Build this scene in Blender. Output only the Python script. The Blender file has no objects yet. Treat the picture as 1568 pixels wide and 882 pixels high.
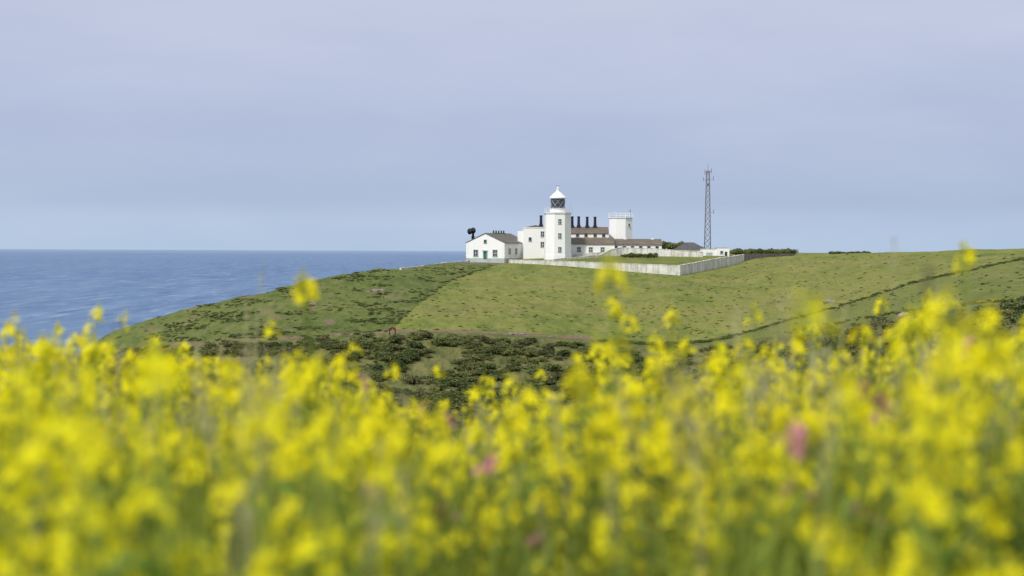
import bpy, math, random
import numpy as np
from mathutils import Vector, Matrix
random.seed(7); rng=np.random.default_rng(11)
R=math.radians
scene=bpy.context.scene
scene.view_settings.view_transform='Standard'; scene.view_settings.look='None'; scene.view_settings.exposure=0
F=3049.0; EYE=60.0
def hv(u): return 380.0+0.0043*u
def site(u,v,Y):   # survey: bearing / drop below eye level / distance -> world metres
    return Vector(((u-784)/F*Y, Y, EYE-(v-hv(u))/F*Y))

# ------------------------------------------------------------------ materials
class NT:
    def __init__(s,name):
        s.m=bpy.data.materials.new(name); s.m.use_nodes=True; s.t=s.m.node_tree; s.t.nodes.clear()
        s.out=s.n('ShaderNodeOutputMaterial')
    def n(s,typ,**k):
        nd=s.t.nodes.new(typ)
        for a,b in k.items(): setattr(nd,a,b)
        return nd
    def l(s,a,b): s.t.links.new(a,b)
    def noise(s,vec,scale,detail=4,rough=.6):
        nd=s.n('ShaderNodeTexNoise'); nd.inputs['Scale'].default_value=scale; nd.inputs['Detail'].default_value=detail
        nd.inputs['Roughness'].default_value=rough
        if vec is not None: s.l(vec,nd.inputs['Vector'])
        return nd.outputs['Fac']
    def ramp(s,fac,stops):
        nd=s.n('ShaderNodeValToRGB'); e=nd.color_ramp.elements
        while len(e)<len(stops): e.new(.5)
        for i,(p,c) in enumerate(stops):
            e[i].position=p; e[i].color=(c[0],c[1],c[2],1) if not isinstance(c,(int,float)) else (c,c,c,1)
        s.l(fac,nd.inputs['Fac']); return nd.outputs['Color']
    def mix(s,fac,a,b,mode='MIX'):
        nd=s.n('ShaderNodeMix',data_type='RGBA',blend_type=mode)
        for sock,val in ((nd.inputs[0],fac),(nd.inputs[6],a),(nd.inputs[7],b)):
            if isinstance(val,(int,float)): sock.default_value=val if sock==nd.inputs[0] else (val,val,val,1)
            elif isinstance(val,tuple): sock.default_value=(*val,1)
            else: s.l(val,sock)
        return nd.outputs[2]
    def math(s,op,a,b=0.0):
        nd=s.n('ShaderNodeMath',operation=op)
        for i,val in enumerate((a,b)):
            if isinstance(val,(int,float)): nd.inputs[i].default_value=val
            else: s.l(val,nd.inputs[i])
        return nd.outputs[0]
    def bsdf(s,col,rough=.8,spec=.3,bump=None,bstr=.3,bdist=.1,metal=0):
        b=s.n('ShaderNodeBsdfPrincipled')
        if isinstance(col,tuple): b.inputs['Base Color'].default_value=(*col,1)
        else: s.l(col,b.inputs['Base Color'])
        b.inputs['Roughness'].default_value=rough; b.inputs['Specular IOR Level'].default_value=spec; b.inputs['Metallic'].default_value=metal
        if bump is not None:
            bp=s.n('ShaderNodeBump'); bp.inputs['Strength'].default_value=bstr; bp.inputs['Distance'].default_value=bdist
            s.l(bump,bp.inputs['Height']); s.l(bp.outputs[0],b.inputs['Normal'])
        s.l(b.outputs[0],s.out.inputs[0]); return b
    def pos(s,scale=(1,1,1)):
        g=s.n('ShaderNodeNewGeometry'); mp=s.n('ShaderNodeMapping'); mp.inputs['Scale'].default_value=scale
        s.l(g.outputs['Position'],mp.inputs['Vector']); return mp.outputs[0]

def mat_var(name,c,rough=.8,spec=.3,amt=.2,scale=.6):
    t=NT(name); n=t.noise(t.pos(),scale,5)
    a=tuple(x*(1-amt) for x in c); b=tuple(min(1,x*(1+amt)) for x in c)
    t.bsdf(t.ramp(n,[(.3,a),(.7,b)]),rough,spec,n,.2,.02); return t.m
def mat_paint():
    t=NT('white_limewash'); p=t.pos(); n=t.noise(p,.5,6,.65); st=t.noise(t.pos((1.6,1.6,.12)),1.2,5,.7)
    c=t.mix(t.ramp(st,[(.52,0.0),(.75,.35)]),(.84,.84,.82),(.62,.61,.57))
    c=t.mix(t.ramp(n,[(.45,0.0),(.8,.25)]),c,(.70,.69,.66))
    t.bsdf(c,.75,.2,t.noise(p,6,4),.15,.02); return t.m
def mat_wall():
    t=NT('weathered_limewashed_stone'); p=t.pos(); st=t.noise(t.pos((1,1,.15)),1.0,6,.75); n=t.noise(p,.35,6,.7); f=t.noise(p,3,4,.7)
    c=t.mix(t.ramp(st,[(.45,0.0),(.66,.9)]),(.76,.75,.70),(.34,.33,.28))
    c=t.mix(t.ramp(n,[(.46,0.0),(.70,.8)]),c,(.43,.43,.36))
    c=t.mix(t.ramp(f,[(.53,0.0),(.70,.65)]),c,(.20,.20,.155))
    t.bsdf(c,.9,.15,f,.5,.08); return t.m
def mat_roof(name,c1,c2,lich):
    t=NT(name); p=t.pos(); n=t.noise(p,1.2,6,.75); n2=t.noise(p,.25,4)
    w=t.n('ShaderNodeTexWave',wave_type='BANDS',bands_direction='Z'); w.inputs['Scale'].default_value=1.6; t.l(p,w.inputs['Vector'])
    c=t.ramp(n,[(.3,c1),(.7,c2)]); c=t.mix(t.ramp(n2,[(.45,0.0),(.7,.6)]),c,lich)
    t.bsdf(c,.8,.15,w.outputs['Fac'],.3,.05); return t.m
M={}
M['white']=mat_paint(); M['wall']=mat_wall()
M['slate']=mat_roof('slate_roof',(.09,.085,.08),(.17,.16,.14),(.19,.165,.12))
M['tile']=mat_roof('lichened_roof',(.10,.082,.068),(.18,.152,.12),(.225,.175,.105))
M['darkroof']=mat_roof('dark_slate_roof',(.06,.06,.07),(.11,.11,.12),(.13,.12,.11))
M['glass']=mat_var('window_glass',(.035,.045,.05),.12,.6)
M['frame']=mat_var('grey_window_surround',(.40,.45,.44),.6)
M['whitetrim']=mat_var('white_trim',(.78,.78,.77),.5,.4,.05)
M['green']=mat_var('green_door_paint',(.02,.16,.11),.4,.5,.1)
M['black']=mat_var('black_paint',(.02,.02,.028),.5,.4)
M['chim']=mat_var('tarred_chimney',(.032,.028,.05),.6,.3,.35,2)
M['steel']=mat_var('galvanised_steel',(.17,.165,.18),.5,.5,.15)
M['lantern']=mat_var('lantern_glass',(.03,.035,.05),.08,.8)
M['astragal']=mat_var('lantern_astragals',(.36,.37,.38),.4,.5)
M['stone']=mat_var('grey_rock',(.22,.20,.17),.9,.2,.4,1.5)
M['navy']=mat_var('dark_cloth',(.03,.035,.05),.9)

def mat_leaf(name,c,var=.5,trans=.25,patch=None,patch2=None):
    t=NT(name); oi=t.n('ShaderNodeObjectInfo'); n=t.noise(t.pos(),.6,4,.7)
    a=tuple(x*(1-var) for x in c); b=tuple(min(.95,x*(1+var)) for x in c)
    f=t.math('ADD',t.math('MULTIPLY',oi.outputs['Random'],.5),t.math('MULTIPLY',n,.5))
    col=t.ramp(f,[(.2,a),(.8,b)])
    if patch: col=t.mix(t.ramp(t.noise(t.pos((1,.5,1)),.09,4),[(.45,0.0),(.56,.85)]),col,patch)
    if patch2: col=t.mix(t.ramp(t.noise(t.pos((1,.6,1)),.05,5),[(.52,0.0),(.60,.85)]),col,patch2)
    b1=t.bsdf(col,.7,.2)
    tr=t.n('ShaderNodeBsdfTranslucent'); t.l(col,tr.inputs['Color'])
    mx=t.n('ShaderNodeMixShader'); mx.inputs[0].default_value=trans
    t.l(b1.outputs[0],mx.inputs[1]); t.l(tr.outputs[0],mx.inputs[2]); t.l(mx.outputs[0],t.out.inputs[0]); return t.m
M['scrub']=mat_leaf('bramble_leaves',(.085,.11,.03),.5,.2,(.145,.165,.048),(.165,.14,.07))
M['scrub2']=mat_leaf('gorse_leaves',(.055,.08,.024),.5,.15,(.10,.125,.036))
M['scrub3']=mat_leaf('olive_leaves',(.17,.17,.065),.4,.2)
M['heath']=mat_leaf('heath_leaves',(.085,.115,.03),.45,.2)
M['tuft']=mat_leaf('tussock_blades',(.13,.16,.042),.3,.3)
M['twig']=mat_var('twigs',(.09,.07,.05),.9)
M['gorsefl']=mat_leaf('gorse_petals',(.5,.42,.03),.2,.2)
M['petal']=mat_leaf('yellow_petals',(.94,.84,.012),.05,.42)
M['bud']=mat_leaf('yellow_green_buds',(.60,.58,.05),.2,.3)
M['stem']=mat_leaf('mustard_stems',(.26,.34,.06),.45,.3)
M['leaf']=mat_leaf('mustard_leaves',(.15,.23,.03),.5,.4)
M['blade']=mat_leaf('grass_blades',(.24,.30,.045),.5,.45)
M['seed']=mat_leaf('grass_seed_heads',(.52,.50,.28),.25,.3)
M['brownhead']=mat_leaf('plantain_seed_heads',(.16,.17,.08),.3,.1)
M['pink']=mat_leaf('pink_petals',(.66,.22,.36),.15,.35)

def mat_terrain():
    t=NT('coastal_turf'); p=t.pos(); at=t.n('ShaderNodeVertexColor',layer_name='mask'); sp=t.n('ShaderNodeSeparateColor'); t.l(at.outputs['Color'],sp.inputs[0])
    big=t.noise(p,.02,5,.6); med=t.noise(t.pos((.14,.05,.14)),1,6,.7); fine=t.noise(p,1.3,5,.75); ff=t.noise(t.pos((.8,.25,.8)),.55,6,.8); f3=t.noise(t.pos((.5,.12,.5)),1,5,.75)
    field=t.ramp(med,[(.36,(.095,.132,.026)),(.5,(.150,.180,.038)),(.64,(.21,.215,.055))])
    field=t.mix(t.ramp(big,[(.42,0.0),(.56,.6)]),field,(.215,.208,.060))
    field=t.mix(t.ramp(ff,[(.48,0.0),(.64,.65)]),field,(.080,.110,.026))
    field=t.mix(t.ramp(f3,[(.52,0.0),(.66,.65)]),field,(.245,.225,.085))
    rough=t.ramp(ff,[(.3,(.055,.078,.022)),(.5,(.10,.128,.034)),(.7,(.165,.168,.055))])
    rough=t.mix(t.ramp(big,[(.42,0.0),(.55,.45)]),rough,(.14,.168,.042))
    rough=t.mix(t.ramp(f3,[(.48,0.0),(.60,.6)]),rough,(.065,.09,.026))
    rough=t.mix(t.ramp(med,[(.54,0.0),(.64,.6)]),rough,(.19,.165,.085))
    scr=t.ramp(f3,[(.35,(.055,.07,.024)),(.5,(.12,.125,.042)),(.65,(.18,.165,.07))])
    earth=t.ramp(fine,[(.3,(.11,.07,.05)),(.7,(.27,.19,.14))])
    c=t.mix(sp.outputs[0],rough,field); c=t.mix(sp.outputs[2],c,scr)
    ef=t.math('MULTIPLY',sp.outputs[1],t.math('ADD',.45,fine)); c=t.mix(ef,c,earth)
    t.bsdf(c,.95,.08,fine,.6,.25); return t.m
M['terrain']=mat_terrain()
def mat_sea():
    t=NT('sea_water'); a=t.noise(t.pos((.02,.0022,.02)),1,6,.8); b=t.noise(t.pos((.07,.006,.1)),1,3,.7); L=t.noise(t.pos((.0015,.00025,.001)),1,4,.6)
    c=t.ramp(a,[(.38,(.060,.118,.240)),(.50,(.090,.162,.292)),(.62,(.145,.225,.355))])
    c=t.mix(t.ramp(L,[(.35,0.0),(.65,.5)]),c,(.13,.205,.325))
    c=t.mix(t.ramp(b,[(.57,0.0),(.65,.5)]),c,(.32,.38,.45))
    c=t.mix(t.ramp(b,[(.36,.6),(.45,0.0)]),c,(.042,.09,.20))
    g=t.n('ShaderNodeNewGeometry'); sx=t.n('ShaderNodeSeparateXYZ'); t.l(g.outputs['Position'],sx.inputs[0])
    d=t.math('DIVIDE',sx.outputs[1],60000.0); c=t.mix(t.ramp(d,[(.10,0.0),(.9,.6)]),c,(.24,.325,.46))  # distance haze painted into the water colour, paler towards the horizon
    t.bsdf(c,.6,.12,b,.4,.6); return t.m
M['sea']=mat_sea()

# ------------------------------------------------------------------ mesh builder
class MB:
    def __init__(s): s.v=[]; s.f=[]; s.m=[]; s.mats=[]
    def mi(s,k):
        if k not in s.mats: s.mats.append(k)
        return s.mats.index(k)
    def add(s,vs,fs,k):
        o=len(s.v); s.v.extend([tuple(x) for x in vs]); i=s.mi(k)
        for f in fs: s.f.append(tuple(o+j for j in f)); s.m.append(i)
    def hexa(s,p,k): s.add(p,[(0,3,2,1),(4,5,6,7),(0,1,5,4),(1,2,6,5),(2,3,7,6),(3,0,4,7)],k)
    def box(s,x0,x1,y0,y1,z0,z1,k): s.hexa([(x0,y0,z0),(x1,y0,z0),(x1,y1,z0),(x0,y1,z0),(x0,y0,z1),(x1,y0,z1),(x1,y1,z1),(x0,y1,z1)],k)
    def tube(s,pts,rs,k,n=6,cap=True):
        pts=[Vector(p) for p in pts]; vs=[]
        for i,p in enumerate(pts):
            d=(pts[min(i+1,len(pts)-1)]-pts[max(i-1,0)]); d=d.normalized() if d.length>1e-9 else Vector((0,0,1))
            a=d.orthogonal().normalized(); b=d.cross(a)
            if i==0: ref=a
            else:
                a=(ref-d*ref.dot(d)); a=a.normalized() if a.length>1e-6 else d.orthogonal().normalized(); ref=a; b=d.cross(a)
            for j in range(n):
                t=2*math.pi*j/n; vs.append(p+(a*math.cos(t)+b*math.sin(t))*rs[i])
        fs=[(i*n+j,i*n+(j+1)%n,(i+1)*n+(j+1)%n,(i+1)*n+j) for i in range(len(pts)-1) for j in range(n)]
        if cap: fs+= [tuple(range(n))[::-1],tuple((len(pts)-1)*n+j for j in range(n))]
        s.add(vs,fs,k)
    def lathe(s,prof,k,n=8,c=(0,0),rot=0):
        vs=[(c[0]+r*math.cos(rot+2*math.pi*j/n),c[1]+r*math.sin(rot+2*math.pi*j/n),z) for r,z in prof for j in range(n)]
        m=len(prof); fs=[(i*n+j,i*n+(j+1)%n,(i+1)*n+(j+1)%n,(i+1)*n+j) for i in range(m-1) for j in range(n)]
        fs+=[tuple(range(n))[::-1],tuple((m-1)*n+j for j in range(n))]; s.add(vs,fs,k)
    def obox(s,o,n,x0,x1,d0,d1,z0,z1,k): # oriented: n outward normal, x along tangent
        o=Vector(o); n=Vector((n[0],n[1],0)).normalized(); t=Vector((-n.y,n.x,0)); z=Vector((0,0,1))
        P=lambda x,d,zz: o+t*x+n*d+z*zz
        s.hexa([P(x0,d1,z0),P(x1,d1,z0),P(x1,d0,z0),P(x0,d0,z0),P(x0,d1,z1),P(x1,d1,z1),P(x1,d0,z1),P(x0,d0,z1)],k)
    def window(s,o,n,w,h,fr='frame',bars=True,fw=.14):
        s.obox(o,n,-w/2,w/2,-.05,.03,-h/2,h/2,'glass')
        s.obox(o,n,-w/2-fw,-w/2,-.05,.12,-h/2,h/2,fr); s.obox(o,n,w/2,w/2+fw,-.05,.12,-h/2,h/2,fr)
        s.obox(o,n,-w/2-fw,w/2+fw,-.05,.13,h/2,h/2+fw,fr); s.obox(o,n,-w/2-fw-.05,w/2+fw+.05,-.05,.2,-h/2-.12,-h/2,fr)
        if bars:
            s.obox(o,n,-.04,.04,.03,.07,-h/2,h/2,'whitetrim'); s.obox(o,n,-w/2,w/2,.031,.075,-.04,.04,'whitetrim')
    def obj(s,name,parent=None,smooth=False,link=True):
        me=bpy.data.meshes.new(name); me.from_pydata(s.v,[],s.f)
        for k in s.mats: me.materials.append(M[k])
        me.polygons.foreach_set('material_index',s.m)
        if smooth: me.polygons.foreach_set('use_smooth',[True]*len(s.f))
        me.update(); ob=bpy.data.objects.new(name,me)
        if link: scene.collection.objects.link(ob)
        if parent: ob.parent=parent
        return ob
def empty(name,loc,yaw=0):
    e=bpy.data.objects.new(name,None); e.location=loc; e.rotation_euler=(0,0,yaw); scene.collection.objects.link(e); return e

# ------------------------------------------------------------------ noise, pchip
def vnoise(x,y,seed=0):
    xi=np.floor(x).astype(np.int64); yi=np.floor(y).astype(np.int64); xf=x-xi; yf=y-yi
    def h(a,b):
        n=(a*374761393+b*668265263+seed*1442695041)&0xffffffff; n=((n^(n>>13))*1274126177)&0xffffffff; return ((n^(n>>16))&0xffff)/65535.
    u=xf*xf*(3-2*xf); w=yf*yf*(3-2*yf)
    return (h(xi,yi)*(1-u)+h(xi+1,yi)*u)*(1-w)+(h(xi,yi+1)*(1-u)+h(xi+1,yi+1)*u)*w
def vn(x,y,seed=0): return float(vnoise(np.array(float(x)),np.array(float(y)),seed))
def fbm(x,y,o=4,seed=0): 
    r=0;a=1;t=0
    for i in range(o): r=r+a*(vnoise(x*2**i,y*2**i,seed+i)-.5); t+=a; a*=.55
    return r/t*2
def pchip(x,y,q):
    x=np.asarray(x,float); y=np.asarray(y,float); h=np.diff(x); d=np.diff(y)/h; m=np.zeros_like(y)
    for i in range(1,len(x)-1):
        if d[i-1]*d[i]>0:
            w1=2*h[i]+h[i-1]; w2=h[i]+2*h[i-1]; m[i]=(w1+w2)/(w1/d[i-1]+w2/d[i])
    m[0]=d[0]; m[-1]=d[-1]; q=np.clip(q,x[0],x[-1]); k=np.clip(np.searchsorted(x,q)-1,0,len(x)-2)
    t=(q-x[k])/h[k]; t2=t*t; t3=t2*t
    return (2*t3-3*t2+1)*y[k]+(t3-2*t2+t)*h[k]*m[k]+(-2*t3+3*t2)*y[k+1]+(t3-t2)*h[k]*m[k+1]

# ------------------------------------------------------------------ terrain
T=[(-2600,(300,-15),(340,-15),(380,-15),(430,-15),-15,-15,-15,1),
(-150,(300,-14),(340,-13),(380,-12),(430,-11),-15,-15,-15,1),
(40,(300,860),(340,800),(390,740),(430,700),2,-15,-15,0),
(110,(305,780),(342,690),(390,630),(430,568),16,-15,-15,0),
(160,(310,700),(345,620),(390,560),(430,520),26,-15,-15,0),
(250,(320,640),(350,565),(400,520),(440,488),34,-15,-15,0),
(350,(325,610),(355,535),(405,487),(450,462),40,-15,-15,0),
(450,(330,600),(360,520),(415,467),(465,438),46,-12,-15,0),
(550,(335,600),(368,512),(430,452),(490,421),51,-10,-15,0),
(615,(335,600),(372,508),(440,447),(505,412),53,0,-15,0),
(700,(335,600),(378,507),(460,440),(535,402),55,10,-15,0),
(784,(335,600),(385,508),(475,434),(548,403),56,30,0,0),
(900,(330,610),(390,517),(470,441),(530,409.5),56,45,40,0),
(1040,(320,610),(392,525),(450,452),(500,421),56,55,50,0),
(1120,(320,600),(395,515),(470,442),(548,406),57.7,58,54,0),
(1160,(320,580),(398,503),(475,435),(575,395),58.4,58.5,56,0),
(1200,(310,570),(400,492),(480,428),(600,390.5),58.8,59,57,0),
(1300,(290,540),(390,462),(480,417),(580,389),59.2,59,57,0),
(1400,(230,560),(300,474),(430,414),(540,386.5),59.5,59,57,0),
(1568,(180,560),(240,461),(380,406),(500,380),60,60,57,0),
(2200,(150,520),(220,430),(340,388),(450,372),62,60,57,0),
(4400,(150,520),(220,450),(340,410),(450,392),62,60,57,0)]
params=[]
for r in T:
    u=r[0]
    Ys=[q[0] for q in r[1:5]]; Zs=[q[1] if r[8] else EYE-(q[1]-hv(u))/F*q[0] for q in r[1:5]]
    Y3=Ys[0]*.7; z3=Zs[0]-6 if not r[8] else -15
    params.append([Y3]+Ys+[Ys[-1]+70,Ys[-1]+320,4000]+[z3]+Zs+[r[5],r[6],r[7]])
params=np.array(params); Tu=[r[0] for r in T]
U=np.concatenate([np.linspace(-2600,-200,50)[:-1],np.linspace(-200,1800,800),np.linspace(1800,4400,60)[1:]])
Yr=np.concatenate([np.linspace(.3,14,40)[:-1],np.linspace(14,60,20)[:-1],np.linspace(60,170,40)[:-1],np.linspace(170,330,130)[:-1],np.linspace(330,640,440)[:-1],np.linspace(640,1000,30)[:-1],np.linspace(1000,4000,20)])
PU=np.array([pchip(Tu,params[:,k],U) for k in range(16)]).T
Z=np.zeros((len(U),len(Yr)))
for i in range(len(U)):
    ys=np.concatenate([[.3,14,60],PU[i,:8]]); zs=np.concatenate([[59.0,58.25,52.0],PU[i,8:]])
    Z[i]=pchip(ys,zs,Yr)
XX=(U[:,None]-784)/F*Yr[None,:]; YY=np.broadcast_to(Yr[None,:],XX.shape)
UU=np.broadcast_to(U[:,None],XX.shape)
low_u=[160,300,400,520,600,700,780,850,920,1000,1080,1200,1300,1440,1568,1800]; low_v=[530,524,522,514,507,508,512,516,525,530,527,510,492,471,459,450]
amp=np.clip((YY-30)/150,0,1)
comp=np.clip(1-np.abs((UU-930)/260),0,1)*np.clip((YY-480)/20,0,1)
rough_left=np.clip((640-UU)/60,0,1)
V0=hv(UU)+(EYE-Z)/YY*F
scrubw=np.clip((V0-np.interp(UU,low_u,low_v)-8)/30,0,1)
Z=Z+amp*(1-np.clip(comp*3,0,1))*(fbm(XX/18,YY/18,4,3)*.55*(1+1.6*rough_left)+fbm(XX/3.5,YY/3.5,3,9)*.12*(1+2.2*rough_left)+scrubw*fbm(XX/16,YY/22,3,31)*2.6)
VV=hv(UU)+(EYE-Z)/YY*F
Lb_v=[404,430,455,480,505]; Lb_u=[765,690,655,625,600]
hedge_u=[600,700,780,850,920,1000,1080,1120,1200,1300,1400,1568,1800]; hedge_v=[505,506,509,513,522,527,523,516,493,466,433,396,380]
far=(YY>200)
wob=fbm(XX/6,YY/6,3,21)*5
m_field=far&(UU+wob>np.interp(VV,Lb_v,Lb_u))&(VV+wob*.25<np.interp(UU,hedge_u,hedge_v))
m_scrub=(YY>16)&(VV+wob*.6>np.interp(UU,low_u,low_v)+3)&(UU>-100)
field=m_field.astype(float); 
second=far&(UU>1110)&(~m_field)&(~m_scrub); field=np.where(second,.55,field)
earth=np.zeros_like(Z)
pathv=np.interp(UU,[330,420,520,600,680,720,780,900,930],[521,519,512,507.5,506.5,507,511,518,524])
earth=np.maximum(earth,(np.abs(VV-pathv)<1.5)&(UU>330)&(UU<930)&(YY>330)&(YY<420))
def patch(u,v,ru,rv,a=1.):
    global earth
    d=((UU-u)/ru)**2+((VV-v)/rv)**2+fbm(XX/2.5,YY/2.5,3,int(u))*.7
    earth=np.maximum(earth,np.clip((1-d)*2,0,1)*a*far)
patch(355,541,34,15); patch(290,527,40,4,.7); patch(576,445,18,3,.8); patch(612,446,10,2,.6); patch(480,468,5,7,.8); patch(505,492,9,5,.9); patch(740,404,45,1.6,.7); patch(230,506,20,3,.6);patch(792,510,20,3,1.);patch(660,450,12,2,.4);patch(430,505,25,2,.4);patch(880,515,28,2.2,.8)
for (us,vs_) in (([690,800,900,1040,1150],[428,437,441,437,424]),([640,760,880,1000,1120,1250],[474,470,476,484,478,455]),([1140,1250,1380,1568],[402,404,402,392]),([220,300,380,480,560],[507,484,472,462,440]),([400,480,560,620],[492,476,470,462]),([780,900,1060,1200],[415,426,440,462])):
    d=np.abs(VV-np.interp(UU,us,vs_)-fbm(XX/12,YY*0,2,5)*3); earth=np.maximum(earth,(d<.9)*.38*(UU>us[0])*(UU<us[-1])*(YY>380))
earth=np.maximum(earth,np.clip((6-Z)/4,0,1))
nu,ny=Z.shape
me=bpy.data.meshes.new('hill_terrain'); nv=nu*ny
co=np.stack([XX,YY,Z],-1).reshape(-1,3)
idx=np.arange(nv).reshape(nu,ny); q=np.stack([idx[:-1,:-1],idx[1:,:-1],idx[1:,1:],idx[:-1,1:]],-1).reshape(-1,4)
me.vertices.add(nv); me.vertices.foreach_set('co',co.ravel()); me.loops.add(q.size); me.loops.foreach_set('vertex_index',q.ravel().astype(np.int32))
me.polygons.add(len(q)); me.polygons.foreach_set('loop_start',np.arange(0,q.size,4,dtype=np.int32)); me.polygons.foreach_set('loop_total',np.full(len(q),4,dtype=np.int32))
me.polygons.foreach_set('use_smooth',np.ones(len(q),dtype=bool)); me.update(calc_edges=True)
ca=me.color_attributes.new('mask','FLOAT_COLOR','POINT')
near=(YY<=20)
col=np.stack([field,np.clip(earth,0,1),np.maximum(m_scrub,near).astype(float),np.ones_like(Z)],-1).reshape(-1)
ca.data.foreach_set('color',col); me.materials.append(M['terrain'])
hill=bpy.data.objects.new('hill_terrain',me); scene.collection.objects.link(hill)
def colz(u):
    i=np.clip(np.searchsorted(U,u)-1,0,nu-2); t=(u-U[i])/(U[i+1]-U[i]); return Z[i]*(1-t)+Z[i+1]*t
def ground_at(u,v,ymin=100,ymax=640):
    z=colz(u); vv=hv(u)+(EYE-z)/Yr*F; s=np.where((Yr>ymin)&(Yr<ymax)&(vv<=v))[0]
    if len(s)==0: return None
    Y=float(Yr[s[0]]); return Vector(((u-784)/F*Y,Y,float(z[s[0]])))
b=MB(); b.add([(-60,-60,58.6),(60,-60,58.6),(60,14,58.15),(-60,14,58.15),(-60,.3,58.9),(60,.3,58.9)],[(0,1,5,4),(4,5,2,3)],'terrain'); mg=b.obj('meadow_ground')
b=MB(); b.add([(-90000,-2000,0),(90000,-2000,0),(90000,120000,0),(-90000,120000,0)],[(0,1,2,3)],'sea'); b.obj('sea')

# ------------------------------------------------------------------ buildings
def gable_house(b,x0,x1,y0,y1,ze,zr,axis,wall,roof,over=.3,th=.18,z0=-3):
    xm=(x0+x1)/2; ym=(y0+y1)/2
    if axis=='y':
        b.add([(x0,y0,z0),(x1,y0,z0),(x1,y0,ze),(xm,y0,zr),(x0,y0,ze),(x0,y1,z0),(x1,y1,z0),(x1,y1,ze),(xm,y1,zr),(x0,y1,ze)],
          [(0,1,2,3,4),(9,8,7,6,5),(1,6,7,2),(5,0,4,9)],wall)
        sl=(zr-ze)/(xm-x0)
        for sx,xe in ((-1,x0),(1,x1)):
            xo=xe+sx*over; zo=ze-sl*over
            b.hexa([(xo,y0-over*.5,zo+.03),(xm,y0-over*.5,zr+.03),(xm,y1+over*.5,zr+.03),(xo,y1+over*.5,zo+.03),(xo,y0-over*.5,zo+th),(xm,y0-over*.5,zr+th+.04),(xm,y1+over*.5,zr+th+.04),(xo,y1+over*.5,zo+th)],roof)
    else:
        b.add([(x0,y0,z0),(x0,y1,z0),(x0,y1,ze),(x0,ym,zr),(x0,y0,ze),(x1,y0,z0),(x1,y1,z0),(x1,y1,ze),(x1,ym,zr),(x1,y0,ze)],
          [(4,3,2,1,0),(5,6,7,8,9),(0,5,9,4),(6,1,2,7)],wall)
        sl=(zr-ze)/(ym-y0)
        for sy,ye in ((-1,y0),(1,y1)):
            yo=ye+sy*over; zo=ze-sl*over
            b.hexa([(x0-over*.5,yo,zo+.03),(x1+over*.5,yo,zo+.03),(x1+over*.5,ym,zr+.03),(x0-over*.5,ym,zr+.03),(x0-over*.5,yo,zo+th),(x1+over*.5,yo,zo+th),(x1+over*.5,ym,zr+th+.04),(x0-over*.5,ym,zr+th+.04)],roof)

base=site(714,397,556)
cot=empty('gabled_cottage',base,R(-24))
W=11.6; L=17
b=MB(); gable_house(b,0,W,0,L,4.6,7.15,'y','white','slate'); b.obj('walls_and_roof',cot)
b=MB(); fn=(0,-1,0)
b.window((2.9,0,1.75),fn,1.2,1.7); b.window((8.8,0,1.75),fn,1.2,1.7); b.window((5.8,0,5.0),fn,.7,.8,bars=False)
for y in (3.5,8,13): b.window((W,y,2.3),(1,0,0),1.1,1.4)
b.obj('windows',cot)
b=MB(); b.obox((5.8,0,1.25),fn,-.5,.5,-.05,.06,-1.25,1.0,'green'); b.obox((5.8,0,1.25),fn,-.72,-.5,-.05,.14,-1.25,1.1,'frame'); b.obox((5.8,0,1.25),fn,.5,.72,-.05,.14,-1.25,1.1,'frame')
b.obox((5.8,0,1.25),fn,-.85,.85,-.05,.18,1.1,1.3,'frame'); b.obox((5.8,0,1.25),fn,-.4,.4,.06,.08,.45,.85,'glass'); b.obj('door',cot)
b=MB(); b.box(-.06,W+.06,-.06,L,-3,.35,'frame')
for x in (0,W): 
    for k in range(8): b.obox((x+(.25 if x==0 else -.25),0,.35+k*.53),fn,-.3-.08*(k%2),.3+.08*(k%2),-.05,.05,0,.5,'white')
b.obj('plinth_and_quoins',cot)
b=MB()
for yy in (5.5,7.2,9.0,10.8,12.4): 
    b.lathe([(.28,7.0),(.24,7.5),(.2,8.0),(.26,8.1)],'chim',8,(W/2,yy))
b.box(W/2-.35,W/2+.35,5.0,12.9,6.6,7.42,'slate')
b.obj('chimney_pots',cot)

fh=empty('fog_horn',site(724,371,572)); fh.scale=(.85,.85,.92); b=MB()
b.lathe([(.75,-3),(.75,.3),(.5,.5),(.45,1.5)],'black',12)
b.tube([(0,0,.4),(0,0,2.0),(0,-.1,2.7)],[.4,.38,.42],'black',12)
b.box(-.55,.55,-.5,.5,1.2,1.9,'black')
b.obj('pedestal',fh)
for i,(dx,dz) in enumerate(((-.55,3.35),(.55,3.6))):
    b=MB(); b.tube([(0,.3,2.5),(dx*.5,.5,3.0),(dx,.3,dz),(dx-.15,-.5,dz),(dx-.3,-1.1,dz+.02),(dx-.42,-1.6,dz+.04),(dx-.48,-1.75,dz+.04)],[.16,.2,.25,.36,.55,.85,.98],'black',14); b.obj('horn_%d'%(i+1),fh,True)

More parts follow.
